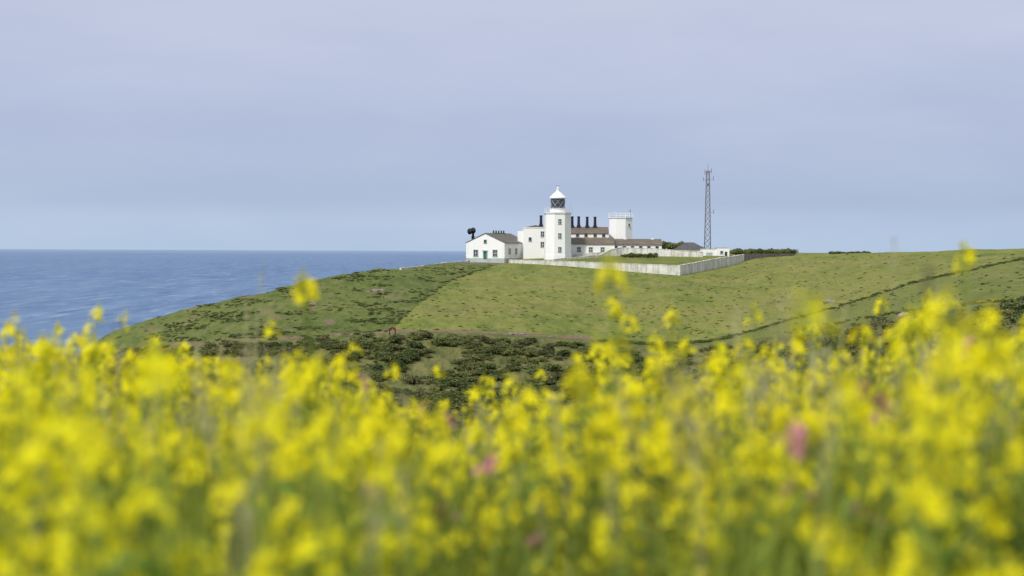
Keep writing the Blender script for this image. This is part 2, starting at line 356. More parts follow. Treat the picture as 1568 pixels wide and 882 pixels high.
def rail(b,r,z,h,n=16,k='whitetrim',c=(0,0),rot=0,t=.05):
    P=[(c[0]+r*math.cos(rot+2*math.pi*j/n),c[1]+r*math.sin(rot+2*math.pi*j/n)) for j in range(n)]
    for j in range(n):
        p=P[j]; q_=P[(j+1)%n]; b.tube([(p[0],p[1],z),(p[0],p[1],z+h)],[t,t],k,5)
        for hh in (h,h*.5): b.tube([(p[0],p[1],z+hh),(q_[0],q_[1],z+hh)],[t*.8]*2,k,4)
lh=empty('lighthouse',site(853.5,393,552)); rot0=R(-82+22.5)
b=MB(); b.lathe([(4.0,-3),(3.95,.5),(3.88,.5),(3.72,11.7)],'white',8,rot=rot0); b.obj('octagonal_tower',lh)
b=MB(); b.lathe([(3.75,11.703),(3.95,11.9),(4.0,12.25),(3.85,12.25),(3.85,12.27)],'whitetrim',8,rot=rot0); b.obj('cornice',lh)
b=MB(); rail(b,3.75,12.27,1.15,16,t=.045,rot=rot0); b.obj('gallery_railing',lh)
b=MB(); b.lathe([(2.2,12.2),(2.2,13.1),(2.3,13.15),(2.3,13.3)],'whitetrim',16); b.obj('lantern_base',lh)
b=MB(); b.lathe([(1.95,13.302),(1.95,16.1)],'lantern',16); b.obj('lantern_glazing',lh)
b=MB(); r=2.0
for k in range(8):
    for sgn in (1,-1):
        for seg in range(3):
            a0=2*math.pi*k/8+sgn*seg*math.pi/8; a1=a0+sgn*math.pi/8; z0=13.3+seg*2.8/3; z1=z0+2.8/3
            b.tube([(r*math.cos(a0),r*math.sin(a0),z0),(r*math.cos(a1),r*math.sin(a1),z1)],[.055,.055],'astragal',4)
b.obj('lantern_lattice',lh)
b=MB(); b.lathe([(2.35,16.1),(2.4,16.35),(2.0,16.7),(1.3,17.4),(.7,17.9),(.5,18.1),(.5,18.5),(.25,18.6),(.1,18.65)],'whitetrim',16)
b.lathe([(.1,18.6),(.3,18.75),(.36,18.95),(.25,19.15),(.06,19.3),(.04,20.1)],'whitetrim',10); b.box(-.45,.3,-.02,.02,19.6,19.75,'steel'); b.obj('lantern_roof_and_vane',lh,False)
b=MB(); nn=(math.cos(R(-82)),math.sin(R(-82)),0)
for z in (9.7,5.8,2.0):
    a=(3.95-.0165*z)*math.cos(math.pi/8)-.03; b.window((nn[0]*a,nn[1]*a,z),nn,.7,1.2,fr='frame',fw=.12)
b.obj('windows',lh)
b=MB(); b.tube([(3.4,-1.0,12.3),(3.4,-1.0,15.0)],[.03,.02],'steel',4); b.tube([(4.0,-.5,12.3),(4.0,-.5,14.0)],[.03,.02],'steel',4); b.obj('aerials',lh)

kb=empty('keepers_house',site(801,388,560)); 
def lx(u,Y=560): return (u-801)/F*Y
def lz(v,Y=560,u=870): return site(u,v,Y).z-kb.location.z
b=MB()
b.box(0,6.6,-1,9,-3,lz(349.5),'white'); b.box(-.1,6.7,-1.1,9.1,lz(349.5),lz(348.3),'whitetrim')
gable_house(b,1.0,5.9,-.6,8.6,lz(348.2),lz(345.8),'y','tile','tile',.1,.1,z0=lz(348.3)-.2)
b.box(-1.6,-.0,2,9,-3,lz(354),'white')
b.obj('west_wing',kb)
b=MB(); gable_house(b,6.65,lx(932),3,12,lz(357,563),lz(348.6,567),'x','white','tile'); b.obj('main_range',kb)
b=MB()
x0,x1=6.9,lx(940); zt=lz(363.5,563); zl=lz(374,558)
b.box(x0,x1,-3,2.99,-3,zl,'white')
b.hexa([(x0-.1,-3.3,zl),(x1+.1,-3.3,zl),(x1+.1,2.99,zt-.15),(x0-.1,2.99,zt-.15),(x0-.1,-3.3,zl+.15),(x1+.1,-3.3,zl+.15),(x1+.1,2.99,zt),(x0-.1,2.99,zt)],'tile')
b.obj('lean_to',kb)
b=MB()
for u in (884,897,911,924): b.window((lx(u,563),3,lz(360.6,563)),fn,.8,.8,bars=False,fw=.1)
for u in (886,904,922): b.window((lx(u,558),-3,lz(382,558)),fn,.9,1.2)
b.window((5.4,-1,lz(358.5,559)),fn,.9,1.3); b.window((5.4,-1,lz(374.5,559)),fn,.9,1.3)
b.window((1.9,-1,lz(366.5,559)),fn,.6,.9,bars=False)
b.obj('windows',kb)
b=MB()
def chimney(b,x,y,z,h=3.3,np_=3):
    b.box(x-.55,x+.55,y-.9,y+.9,z-1.6,z+.5,'chim'); b.box(x-.63,x+.63,y-.98,y+.98,z+.5,z+.68,'chim')
    for i in range(np_):
        yy=y-.6+i*1.2/(np_-1); xx=x+(i%2)*.3-.15
        b.lathe([(.3,z+.68),(.25,z+1.2),(.2,z+h-.35),(.3,z+h-.25),(.3,z+h)],'chim',8,(xx,yy))
for u,y,v in ((828,5.5,348),(876,7.4,349),(886,7.6,349),(899,7.5,349.5),(911,7.5,349.5)): chimney(b,lx(u,567),y,lz(v,567))
b.obj('chimneys',kb)
et=empty('east_tower',site(950,388,572)); b=MB(); ht=(388-333)/F*572
b.lathe([(3.72,-3),(3.65,0),(3.52,ht-.4)],'white',8,rot=R(-70)); b.lathe([(3.55,ht-.397),(3.75,ht-.2),(3.75,ht),(3.6,ht)],'whitetrim',8,rot=R(-70)); b.obj('octagonal_tower',et)
b=MB(); rail(b,3.55,ht,1.25,16,rot=R(-70),t=.055); b.obj('roof_railing',et)
b=MB(); b.tube([(2.7,0,ht),(2.7,0,ht+2.4)],[.06,.04],'steel',5); b.box(2.3,3.1,-.03,.03,ht+1.6,ht+1.7,'steel'); b.box(2.55,2.85,-.1,.1,ht+2.0,ht+2.3,'steel'); b.obj('aerial',et)
b=MB()
an=R(-70-22.5); nn=(math.cos(an),math.sin(an),0); a=3.58*math.cos(math.pi/8)-.02
for z in (ht-6.9,): b.window((nn[0]*a,nn[1]*a,z),nn,.6,.9,bars=False,fw=.1)
an=R(-70+22.5); nn=(math.cos(an),math.sin(an),0); b.window((nn[0]*a,nn[1]*a,ht-2.2),nn,.5,.7,bars=False,fw=.1)
b.obj('windows',et)
lr=empty('low_outbuilding',site(936,388,560)); b=MB()
z=lambda v,Y=562,u=970: site(u,v,Y).z-lr.location.z
x1=(1013-936)/F*560
gable_house(b,0,x1,0,8,z(374.5,560,980),z(367,564,980),'x','white','tile'); b.obj('walls_and_roof',lr)
b=MB()
for i in range(6): b.window((1.3+i*2.3,0,z(379.5,560,980)),fn,.8,1.0,bars=False,fw=.1)
b.obj('windows',lr)
b=MB(); b.box(x1*.25,x1*.25+.9,3.6,4.4,z(367),z(364.5),'white'); b.box(x1*.8,x1*.8+.9,3.6,4.4,z(368),z(365),'white'); b.obj('chimneys',lr)
hh=empty('hipped_roof_house',site(1036,384,600)); b=MB(); w=(1079-1036)/F*600
b.box(0,w,0,7,-3,.5,'white'); zt=(384-371)/F*600; 
b.add([(-.4,-.4,.5),(w+.4,-.4,.5),(w+.4,7.4,.5),(-.4,7.4,.5),(3,3.5,zt),(w-3,3.5,zt)],[(0,1,5,4),(1,2,5),(2,3,4,5),(3,0,4),(3,2,1,0)],'darkroof'); b.obj('walls_and_roof',hh)
b=MB(); b.window((2,0,-.6),fn,1,1.2); b.window((5.5,0,-.6),fn,1,1.2); b.obj('windows',hh)
st=empty('flat_roofed_store',site(1074,396,563)); b=MB(); w=(1116-1074)/F*563; h=(396-379.5)/F*563
b.box(0,w*.55,0,5,-2,h*.9,'white'); b.box(w*.55,w,-.8,5,-2,h,'white'); b.box(-.1,w*.55-.01,-.1,5.1,h*.9,h*.9+.12,'frame'); b.box(w*.55-.1,w+.1,-.9,5.1,h,h+.12,'frame'); b.obj('walls',st)
b=MB(); b.obox((w*.28,0,h*.32),fn,-.9,.9,-.05,.04,-h*.32,h*.25,'frame'); b.window((w*.72,-.8,h*.6),fn,.6,.6,bars=False); b.obox((w*.88,-.8,h*.35),fn,-.35,.35,-.05,.04,-h*.35,h*.3,'glass'); b.window((w,1.8,h*.55),(1,0,0),.8,.8); b.obj('door_and_windows',st)
mst=empty('lattice_radio_mast',site(1083,388,580)); H=(388-262)/F*580; b=MB(); Nn=16
def leg(t):
    w=1.35*(1-t)+.6*t; return [Vector((w*math.cos(R(35)+k*math.pi/2),w*math.sin(R(35)+k*math.pi/2),-2+(H+2)*t)) for k in range(4)]
for i in range(Nn):
    A=leg(i/Nn); B=leg((i+1)/Nn)
    for k in range(4):
        b.tube([A[k],B[k]],[.09,.09],'steel',5); b.tube([B[k],B[(k+1)%4]],[.05,.05],'steel',4)
        b.tube([A[k],B[(k+1)%4]] ,[.055,.055],'steel',4); b.tube([A[(k+1)%4],B[k]],[.055,.055],'steel',4)
b.obj('lattice',mst)
b=MB(); b.tube([(0,0,H-1),(0,0,H+2.2)],[.07,.05],'steel',5)
for (x,zz,hh_) in ((-.9,H-.6,1.4),(1.0,H-.2,1.4),(-1.3,H-2.6,1.1),(1.6,H-2.4,1.3),(1.7,H-12,1.2)):
    b.tube([(0,0,zz),(x,-.2,zz)],[.06,.06],'steel',4); b.tube([(x,-.2,zz-hh_*.3),(x,-.2,zz+hh_*.7)],[.09,.08],'steel',5)
b.lathe([(.7,H-.05),(.7,H+.05)],'steel',8); b.box(-.3,.3,-.4,-.2,H-4.4,H-3.6,'steel'); b.obj('aerials',mst)

# ------------------------------------------------------------------ walls
def wall(name,pts,th=.45,k='wall',cope=True,pier=0):
    b=MB(); tops=[];bots=[]
    for (u,vt_,vb,Y) in pts: tops.append(site(u,vt_,Y)); bots.append(site(u,vb,Y))
    for i in range(len(pts)-1):
        n=max(1,int((tops[i+1]-tops[i]).length/1.5)); d=(tops[i+1]-tops[i]); d.z=0; d.normalize(); s_=Vector((-d.y,d.x,0))*th/2
        for j in range(n):
            t0=j/n;t1=(j+1)/n; ta=tops[i].lerp(tops[i+1],t0); tb=tops[i].lerp(tops[i+1],t1); ba=bots[i].lerp(bots[i+1],t0); bb=bots[i].lerp(bots[i+1],t1)
            ba.z-=1.2; bb.z-=1.2; w=random.uniform(-.06,.06)
            ta=ta+Vector((0,0,w)); tb=tb+Vector((0,0,w))
            b.hexa([ba-s_,bb-s_,bb+s_,ba+s_,ta-s_,tb-s_,tb+s_,ta+s_],k)
            if cope: 
                c=s_*1.3; up=Vector((0,0,.12)); b.hexa([ta-c,tb-c,tb+c,ta+c,ta-c+up,tb-c+up,tb+c+up,ta+c+up],'wall')
            if pier and j%pier==0:
                e=d*.25; p=s_*1.35; up=Vector((0,0,.16)); b.hexa([ba-e-p,ba+e-p,ba+e+p,ba-e+p,ta-e-p+up,ta+e-p+up,ta+e+p+up,ta-e+p+up],k)
    return b.obj(name)
wall('compound_wall',[(766,397.5,404,556),(840,399.5,406,540),(940,403,414,518),(1040,407,422,498),(1090,397.5,412,528),(1138,390,404,560)],pier=6)
wall('garden_wall',[(846,397.5,402,545),(917,391,396,553),(935,382,391,556),(952,379,390,558),(1010,381.5,392,556),(1076,386.5,400,553)])
wall('garden_wall.001',[(878,389.5,394,556),(936,384,390,557.5)],cope=False)
wall('boundary_wall',[(613,410,413,507),(650,406.5,411,520),(684,401.5,408,531),(718,398.5,404,545)],cope=False)
wall('boundary_wall.001',[(1138,388.5,402,562),(1215,388.2,392,590)],k='stone',cope=False)
b=MB(); pl=[(766,398.5,556.5),(840,400.5,540.5),(940,404.5,518.5),(1040,409,498.5),(1090,400,528),(1137,392,560),(1120,388.5,600),(950,388,600),(760,390,600)]
vs=[site(*p) for p in pl]; cen=site(930,392,556); N=14; V=[];Fc=[]
for j in range(N+1):
    for i in range(len(vs)+1):
        p=vs[i%len(vs)].lerp(cen,j/N); V.append(p)
m_=len(vs)+1
for j in range(N):
    for i in range(m_-1): Fc.append((j*m_+i,j*m_+i+1,(j+1)*m_+i+1,(j+1)*m_+i))
b.add(V,Fc,'terrain'); lw=b.obj('lawn'); 
ca=lw.data.color_attributes.new('mask','FLOAT_COLOR','POINT'); ca.data.foreach_set('color',np.tile([.75,0,0,1],len(V)))

# ------------------------------------------------------------------ instancing
def instancer(name,pts,rots,scales,protos):
    me=bpy.data.meshes.new(name); n=len(pts); me.vertices.add(n); me.vertices.foreach_set('co',np.array(pts,float).ravel())
    a=me.attributes.new('rot','FLOAT_VECTOR','POINT'); a.data.foreach_set('vector',np.array(rots,float).ravel())
    a=me.attributes.new('scl','FLOAT_VECTOR','POINT'); a.data.foreach_set('vector',np.array(scales,float).ravel())
    a=me.attributes.new('pick','INT','POINT'); a.data.foreach_set('value',rng.integers(0,len(protos),n).astype(np.int32))
    ob=bpy.data.objects.new(name,me); scene.collection.objects.link(ob)
    c=bpy.data.collections.new(name+'_kinds')
    for p in protos: c.objects.link(p)
    g=bpy.data.node_groups.new(name,'GeometryNodeTree'); g.interface.new_socket('Geometry',in_out='INPUT',socket_type='NodeSocketGeometry'); g.interface.new_socket('Geometry',in_out='OUTPUT',socket_type='NodeSocketGeometry')
    N=g.nodes; gi=N.new('NodeGroupInput'); go=N.new('NodeGroupOutput'); ip=N.new('GeometryNodeInstanceOnPoints'); ci=N.new('GeometryNodeCollectionInfo')
    ci.inputs['Collection'].default_value=c; ci.inputs['Separate Children'].default_value=True; ci.inputs['Reset Children'].default_value=True
    ip.inputs['Pick Instance'].default_value=True
    def at(nm,t): x=N.new('GeometryNodeInputNamedAttribute'); x.data_type=t; x.inputs['Name'].default_value=nm; return [o for o in x.outputs if o.enabled][0]
    K=g.links.new; K(gi.outputs[0],ip.inputs['Points']); K(ci.outputs[0],ip.inputs['Instance']); K(at('rot','FLOAT_VECTOR'),ip.inputs['Rotation']); K(at('scl','FLOAT_VECTOR'),ip.inputs['Scale']); K(at('pick','INT'),ip.inputs['Instance Index']); K(ip.outputs[0],go.inputs[0])
    md=ob.modifiers.new('scatter','NODES'); md.node_group=g
    return ob

def rv(): 
    v=Vector((random.gauss(0,1),random.gauss(0,1),random.gauss(0,1))); return v.normalized()
def bush(name,mats,n=420,leaf=.17,flat=.75,ncl=7):
    b=MB(); cl=[]
    for i in range(ncl):
        a=random.uniform(0,6.28); r=random.uniform(0,.55); cl.append((Vector((r*math.cos(a),r*math.sin(a),random.uniform(.25,.6)*flat)),random.uniform(.28,.5)))
    for c,_ in cl: b.tube([(c.x*.2,c.y*.2,-.3),(c.x*.6,c.y*.6,c.z*.5),c],[.04,.03,.012],'twig',4)
    for i in range(n):
        c,r=random.choice(cl); d=rv(); d.z=abs(d.z)*.9-.1; p=c+d*r*random.uniform(.7,1.08); p.z=max(p.z*1.0,-.15)
        nn=(d+rv()*.7).normalized(); t=nn.orthogonal().normalized(); t=(Matrix.Rotation(random.uniform(0,6.28),3,nn)@t); s_=nn.cross(t); L_=leaf*random.uniform(.6,1.3)
        b.add([p-t*L_*.5,p+s_*L_*.35,p+t*L_*.6,p-s_*L_*.35],[(0,1,2,3)],random.choices(mats,[6]+[1]*(len(mats)-1))[0])
    return b.obj(name,link=False)
bushes=[bush('bramble_bush_a',['scrub','scrub2']),bush('bramble_bush_b',['scrub','scrub3'],flat=.6),bush('gorse_bush_a',['scrub2','scrub']),bush('gorse_bush_b',['scrub2','scrub3'],ncl=5),bush('olive_bush',['scrub3','scrub'],flat=.55),bush('bramble_bush_c',['scrub','scrub2'],ncl=10,flat=.8)]
heath=[bush('heath_bush_a',['heath','scrub']),bush('heath_bush_b',['heath','scrub3'],flat=.5),bush('heath_bush_c',['scrub','heath'],flat=.5)]
def scatter_pts(n,cond,smin,smax,u0,u1,v0,v1,vsf=.8,sink=.1,pw=1.0):
    pts=[];ro=[];sc=[]
    tries=0
    while len(pts)<n and tries<n*6:
        tries+=1
        u=random.uniform(u0,u1); v=random.uniform(v0,v1)
        if not cond(u,v): continue
        p=ground_at(u,v)
        if p is None: continue
        s_=smin+(smax-smin)*random.random()**pw; p.z-=sink*s_
        pts.append(p); ro.append((random.uniform(-.1,.1),random.uniform(-.1,.1),random.uniform(0,6.28))); sc.append((s_*random.uniform(.9,1.4),s_*random.uniform(.9,1.3),s_*vsf*random.uniform(.8,1.15)))
    return pts,ro,sc
lowf=lambda u: np.interp(u,low_u,low_v); hf=lambda u: np.interp(u,hedge_u,hedge_v)
P_,R_,S_=scatter_pts(8500,lambda u,v: v>lowf(u)+3+12*vn(u/28.,1) and (vn(u/38.,v/11.,4)>.30 or v>600),.5,2.3,150,1800,455,680,pw=1.8)
instancer('coastal_scrub',P_,R_,S_,bushes)
P_=[];R_=[];S_=[]
def line(us,vs_,step,s0,s1,jit=2,gap=.12):
    u=us[0]
    while u<us[-1]:
        u+=step*random.uniform(.5,1.5)
        if random.random()<gap: continue
        v=np.interp(u,us,vs_)+random.uniform(-jit,jit)*.4; p=ground_at(u,v)
        if p is None: continue
        s_=random.uniform(s0,s1); p.z-=.1*s_; P_.append(p); R_.append((0,0,random.uniform(0,6.28))); S_.append((s_*1.3,s_*1.2,s_*.7))
line([595,625,655,690,760],[507,480,455,430,405],1.6,.25,.8,4,.4)
line([1110,1200,1300,1400,1568,1800],[519,493,466,433,396,380],1.8,.35,.95,3,.3)
line([1200,1300,1440,1568,1800],[511,492,470,458,449],2.6,.4,.9,4,.4)
line([920,1000,1080,1120],[523,528,524,517],1.0,.4,1.1,3)
a_=scatter_pts(1300,lambda u,v: u<np.interp(v,Lb_v,Lb_u)-4 and v<lowf(u) and vn(u/34.,v/6.,5)>.56,.3,1.0,180,760,410,524,.5,pw=1.6)
P_+=a_[0];R_+=a_[1];S_+=a_[2]
instancer('hedgerow_and_heath',P_,R_,S_,heath)
P_=[];R_=[];S_=[]
def sky_hedge(u0,u1,Y,vt_,h,n):
    for i in range(n):
        u=random.uniform(u0,u1); p=site(u,vt_+h,Y+random.uniform(-4,4)); s_=h/F*Y*random.uniform(.6,1.2); P_.append(p); R_.append((0,0,random.uniform(0,6.28))); S_.append((s_*1.1,s_*1.1,s_*1.1))
sky_hedge(1002,1050,612,370,12,38); sky_hedge(1116,1218,612,381,8.5,95); sky_hedge(1050,1075,625,374,9,9)
sky_hedge(1266,1330,640,384.5,5,50); sky_hedge(1330,1368,640,386,4,16)
sky_hedge(952,1005,548,387,7,28); 
instancer('hedge',P_,R_,S_,[bushes[0],bushes[1],bushes[5]])
def tuft(name,mats,n=60,h=.5):
    b=MB()
    for i in range(n):
        a=random.uniform(0,6.28); r=random.uniform(0,.25); p=Vector((r*math.cos(a),r*math.sin(a),-.05)); o=Vector((math.cos(a),math.sin(a),0)); hh_=h*random.uniform(.5,1)
        w=Vector((-o.y,o.x,0))*.03; m1=p+o*.12+Vector((0,0,hh_*.7)); e=p+o*random.uniform(.2,.5)+Vector((0,0,hh_*random.uniform(.6,1)))
        b.add([p-w,p+w,m1+w*.8,m1-w*.8,e],[(0,1,2,3),(3,2,4)],random.choice(mats))
    return b.obj(name,link=False)
tufts=[tuft('tussock_a',['tuft']),tuft('tussock_b',['tuft','heath']),tuft('tussock_c',['tuft','scrub3'],40,.35)]
a_=scatter_pts(2400,lambda u,v: ((u>np.interp(v,Lb_v,Lb_u) and v<hf(u)) or (u<np.interp(v,Lb_v,Lb_u) and v<lowf(u)) or (u>1110 and v<lowf(u))) and vn(u/40.,v/12.,8)>.3,.25,1.15,190,1700,388,526,.6,.05,pw=1.6)
instancer('tussock_grass',*a_,tufts)
gor=[bush('gorse_in_flower',['gorsefl','scrub3','scrub']) ]
P_=[];R_=[];S_=[]; line([1425,1500,1568,1750],[471,464,458,450],1.2,.25,.55,3,.15); instancer('flowering_gorse',P_,R_,S_,gor)

b=MB()
for (u,v,s_) in [(1272,463,1.0),(1385,484,.8),(1392,483,.5),(575,446,.7),(585,445,.45),(478,466,.5),(782,512,.55),(790,511.5,.4),(800,512,.5)]:
    p=ground_at(u,v); 
    if p is None: continue
    vs=[];n=7
    for zz,rr in ((-.4,1),(.15,1.05),(.5,.7),(.62,.2)):
        for j in range(n): a=2*math.pi*j/n; q_=rr*random.uniform(.75,1.15); vs.append(p+Vector((q_*math.cos(a)*1.5*s_,q_*math.sin(a)*s_,(zz+random.uniform(-.06,.06))*s_)))
    b.add(vs,[(i*n+j,i*n+(j+1)%n,(i+1)*n+(j+1)%n,(i+1)*n+j) for i in range(3) for j in range(n)]+[tuple(3*n+j for j in range(n))],'stone')
b.obj('rocks')

def walker(name,loc,yaw,s_=1.0):
    e=empty(name,loc,yaw); e.scale=(s_,)*3
    J=dict(pel=(0,0,.95,.15),sp=(0,0,1.15,.14),ch=(0,.01,1.38,.17),nk=(0,.01,1.52,.06),hd0=(0,.02,1.6,.075),hd=(0,.03,1.68,.1),hd2=(0,.02,1.77,.075),
      lh=(.1,0,.9,.1),lk=(.11,.14,.5,.075),la=(.11,.1,.09,.05),lt=(.11,.27,.04,.04),rh=(-.1,0,.9,.1),rk=(-.11,-.02,.5,.075),ra=(-.11,-.2,.12,.05),rt=(-.11,-.06,.04,.04),
      ls=(.19,0,1.43,.075),le=(.25,-.1,1.15,.055),lw=(.25,.04,.93,.04),lf=(.25,.08,.85,.035),rs=(-.19,0,1.43,.075),re=(-.25,.03,1.15,.055),rw=(-.24,.2,1.0,.04),rf=(-.24,.27,.95,.035))
    E=[('pel','sp'),('sp','ch'),('ch','nk'),('nk','hd0'),('hd0','hd'),('hd','hd2'),('pel','lh'),('lh','lk'),('lk','la'),('la','lt'),('pel','rh'),('rh','rk'),('rk','ra'),('ra','rt'),('ch','ls'),('ls','le'),('le','lw'),('lw','lf'),('ch','rs'),('rs','re'),('re','rw'),('rw','rf')]
    ks=list(J); me=bpy.data.meshes.new('body'); me.from_pydata([J[k][:3] for k in ks],[(ks.index(a),ks.index(c)) for a,c in E],[])
    ob=bpy.data.objects.new('body',me); scene.collection.objects.link(ob); ob.parent=e
    ob.modifiers.new('skin','SKIN')
    if me.skin_vertices:
        for i,k in enumerate(ks): me.skin_vertices[0].data[i].radius=(J[k][3],J[k][3]); me.skin_vertices[0].data[i].use_root=(k=='pel')
    ob.modifiers.new('sub','SUBSURF').levels=1
    t=NT('hiking_clothes'); tc=t.n('ShaderNodeTexCoord'); sx=t.n('ShaderNodeSeparateXYZ'); t.l(tc.outputs['Object'],sx.inputs[0]); nz=t.noise(tc.outputs['Object'],12)
    r_=t.n('ShaderNodeValToRGB'); r_.color_ramp.interpolation='CONSTANT'; el=r_.color_ramp.elements; st=[(0,(.04,.03,.025)),(.05,(.03,.035,.06)),(.46,(.4,.03,.03)),(.775,(.5,.33,.25)),(.86,(.06,.04,.03))]
    while len(el)<5: el.new(.5)
    for i,(p,c) in enumerate(st): el[i].position=p; el[i].color=(*c,1)
    t.l(t.math('DIVIDE',sx.outputs[2],2.0),r_.inputs[0]); t.bsdf(r_.outputs[0],.8,.2,nz,.2,.01); me.materials.append(t.m)
    b=MB(); b.box(-.14,.14,-.3,-.12,1.08,1.45,'navy'); b.obj('rucksack',e)
    return e
for i,(u,v,yw) in enumerate([(597,515,R(80)),(605,514.5,R(-100))]):
    p=ground_at(u,v)
    if p is not None: walker('walker' if i==0 else 'walker.001',p,yw,1.0)

# ------------------------------------------------------------------ meadow flowers
def flower(b,c,n,s_,k):
    n=n.normalized(); t=n.orthogonal().normalized(); t=Matrix.Rotation(random.uniform(0,6.28),3,n)@t; w=n.cross(t)
    for i in range(4):
        a=i*math.pi/2; d=t*math.cos(a)+w*math.sin(a); e=n.cross(d); up=n*random.uniform(.1,.5)*s_
        b.add([c,c+d*s_*.55+e*s_*.38+up*.4,c+d*s_+e*s_*.25+up*.6,c+d*s_-e*s_*.25+up*.6,c+d*s_*.55-e*s_*.38+up*.4],[(0,1,2,3,4)],k)
def raceme(b,base,tip,nf,k='petal'):
    d=(tip-base).normalized()
    for i in range(nf):
        t=i/nf; L_=.042*(1-t)+.004; o=rv(); o=(o-d*o.dot(d)).normalized()
        c=tip-d*L_*1.0+o*(.014+.014*(1-t)); b.tube([tip-d*(L_+.012),c],[.0007,.0007],'stem',3,False); flower(b,c,(o*.8+d*.7+rv()*.3),random.uniform(.0105,.0145),k)
    for i in range(6):
        o=rv(); c=tip+d*.006+o*.006; b.tube([c-d*.003,c+d*.005],[.0022,.0012],'bud',4)
def pods(b,base,tip,n):
    for i in range(n):
        p=base.lerp(tip,random.uniform(.1,.8)); o=rv(); o.z=abs(o.z)*.6+.3; o.normalize(); b.tube([p,p+o*.018,p+o*.04],[.0008,.0018,.0006],'stem',3,False)
def leafblade(b,p,d,L_,w,k='leaf'):
    s_=d.cross(Vector((0,0,1))); s_=s_.normalized() if s_.length>.01 else Vector((1,0,0)); e=p+d*L_; m_=p+d*L_*.5+Vector((0,0,L_*.12))
    b.add([p,m_+s_*w,e-Vector((0,0,L_*.15)),m_-s_*w],[(0,1,2,3)],k)
def mustard(name,nb=7,k='petal',few=1.0):
    b=MB(); H=.9; top=Vector((random.uniform(-.06,.06),random.uniform(-.06,.06),H)); c1=Vector((random.uniform(-.03,.03),random.uniform(-.03,.03),H*.5))
    b.tube([(0,0,0),c1,top],[.0045,.0035,.0016],'stem',4,False); raceme(b,c1,top,int(random.randint(9,14)*few),k); pods(b,c1,top,9)
    for i in range(nb):
        z0=random.uniform(.25,.75)*H; s0=Vector((0,0,0)).lerp(c1,min(1,z0/c1.z)) if z0<c1.z else c1.lerp(top,(z0-c1.z)/(H-c1.z))
        a=random.uniform(0,6.28); o=Vector((math.cos(a),math.sin(a),0)); L_=random.uniform(.12,.30); e=s0+o*L_*random.uniform(.4,.75)+Vector((0,0,L_)); m_=s0.lerp(e,.5)+o*L_*.1
        if e.z>H*.98: e.z=H*random.uniform(.85,.98)
        b.tube([s0,m_,e],[.0028,.0022,.0014],'stem',3,False); raceme(b,m_,e,int(random.randint(6,11)*few),k); pods(b,s0,e,6)
        leafblade(b,s0,(o+Vector((0,0,.4))).normalized(),random.uniform(.06,.14),random.uniform(.012,.024))
        if random.random()<.35 and few==1:
            a2=a+random.uniform(-1,1); o2=Vector((math.cos(a2),math.sin(a2),0)); e2=m_+o2*.06+Vector((0,0,random.uniform(.04,.08))); b.tube([m_,e2],[.0016,.001],'stem',3,False); raceme(b,m_,e2,random.randint(4,7),k)
    for i in range(9):
        a=random.uniform(0,6.28); leafblade(b,Vector((0,0,random.uniform(.05,.65))),Vector((math.cos(a),math.sin(a),.5)).normalized(),random.uniform(.08,.18),random.uniform(.015,.03))
    return b.obj(name,link=False)
def grassclump(name,n=34,h=.75,seeds=0):
    b=MB()
    for i in range(n):
        a=random.uniform(0,6.28); r=random.uniform(0,.06); p=Vector((r*math.cos(a),r*math.sin(a),0)); o=Vector((math.cos(a),math.sin(a),0)); hh_=h*random.uniform(.5,1); lean=random.uniform(.05,.28)
        w=Vector((-o.y,o.x,0))*random.uniform(.002,.0045); q1=p+o*lean*.25+Vector((0,0,hh_*.55)); q2=p+o*lean*.6+Vector((0,0,hh_*.85)); e=p+o*lean*1.1+Vector((0,0,hh_*random.uniform(.85,1)))
        b.add([p-w,p+w,q1+w,q1-w,q2+w*.7,q2-w*.7,e],[(0,1,2,3),(3,2,4,5),(5,4,6)],'blade')
    for i in range(seeds):
        a=random.uniform(0,6.28); o=Vector((math.cos(a),math.sin(a),0)); H_=h*random.uniform(1.0,1.22); top=o*random.uniform(.02,.14)+Vector((0,0,H_)); m_=top*.5; m_.z=H_*.55
        b.tube([(0,0,0),m_,top],[.0014,.0011,.0006],'seed',3,False)
        for j in range(22):
            t=j/22; c=top-Vector((o.x*.1,o.y*.1,1))*.11*t; oo=rv(); oo.z=abs(oo.z); rr=.004+.014*math.sin(math.pi*min(1,t+.1)); b.tube([c,c+oo*rr+Vector((0,0,.006))],[.0012,.0008],'seed',3,False)
    return b.obj(name,link=False)
def plantain(name):
    b=MB()
    for i in range(2):
        a=random.uniform(0,6.28); o=Vector((math.cos(a),math.sin(a),0)); H_=random.uniform(.75,.95); top=o*random.uniform(.02,.12)+Vector((0,0,H_)); b.tube([(0,0,0),top*.5+Vector((0,0,.03)),top],[.0015,.0012,.001],'stem',4,False)
        b.tube([top,top+Vector((0,0,.01)),top+Vector((0,0,.04)),top+Vector((0,0,.055))],[.003,.006,.005,.002],'brownhead',6)
    return b.obj(name,link=False)
def vt(u): return np.interp(u,[-400,0,90,200,300,420,500,570,700,850,960,1100,1250,1400,1568,2000],[520,515,502,542,522,552,540,598,616,600,568,558,536,515,500,500])
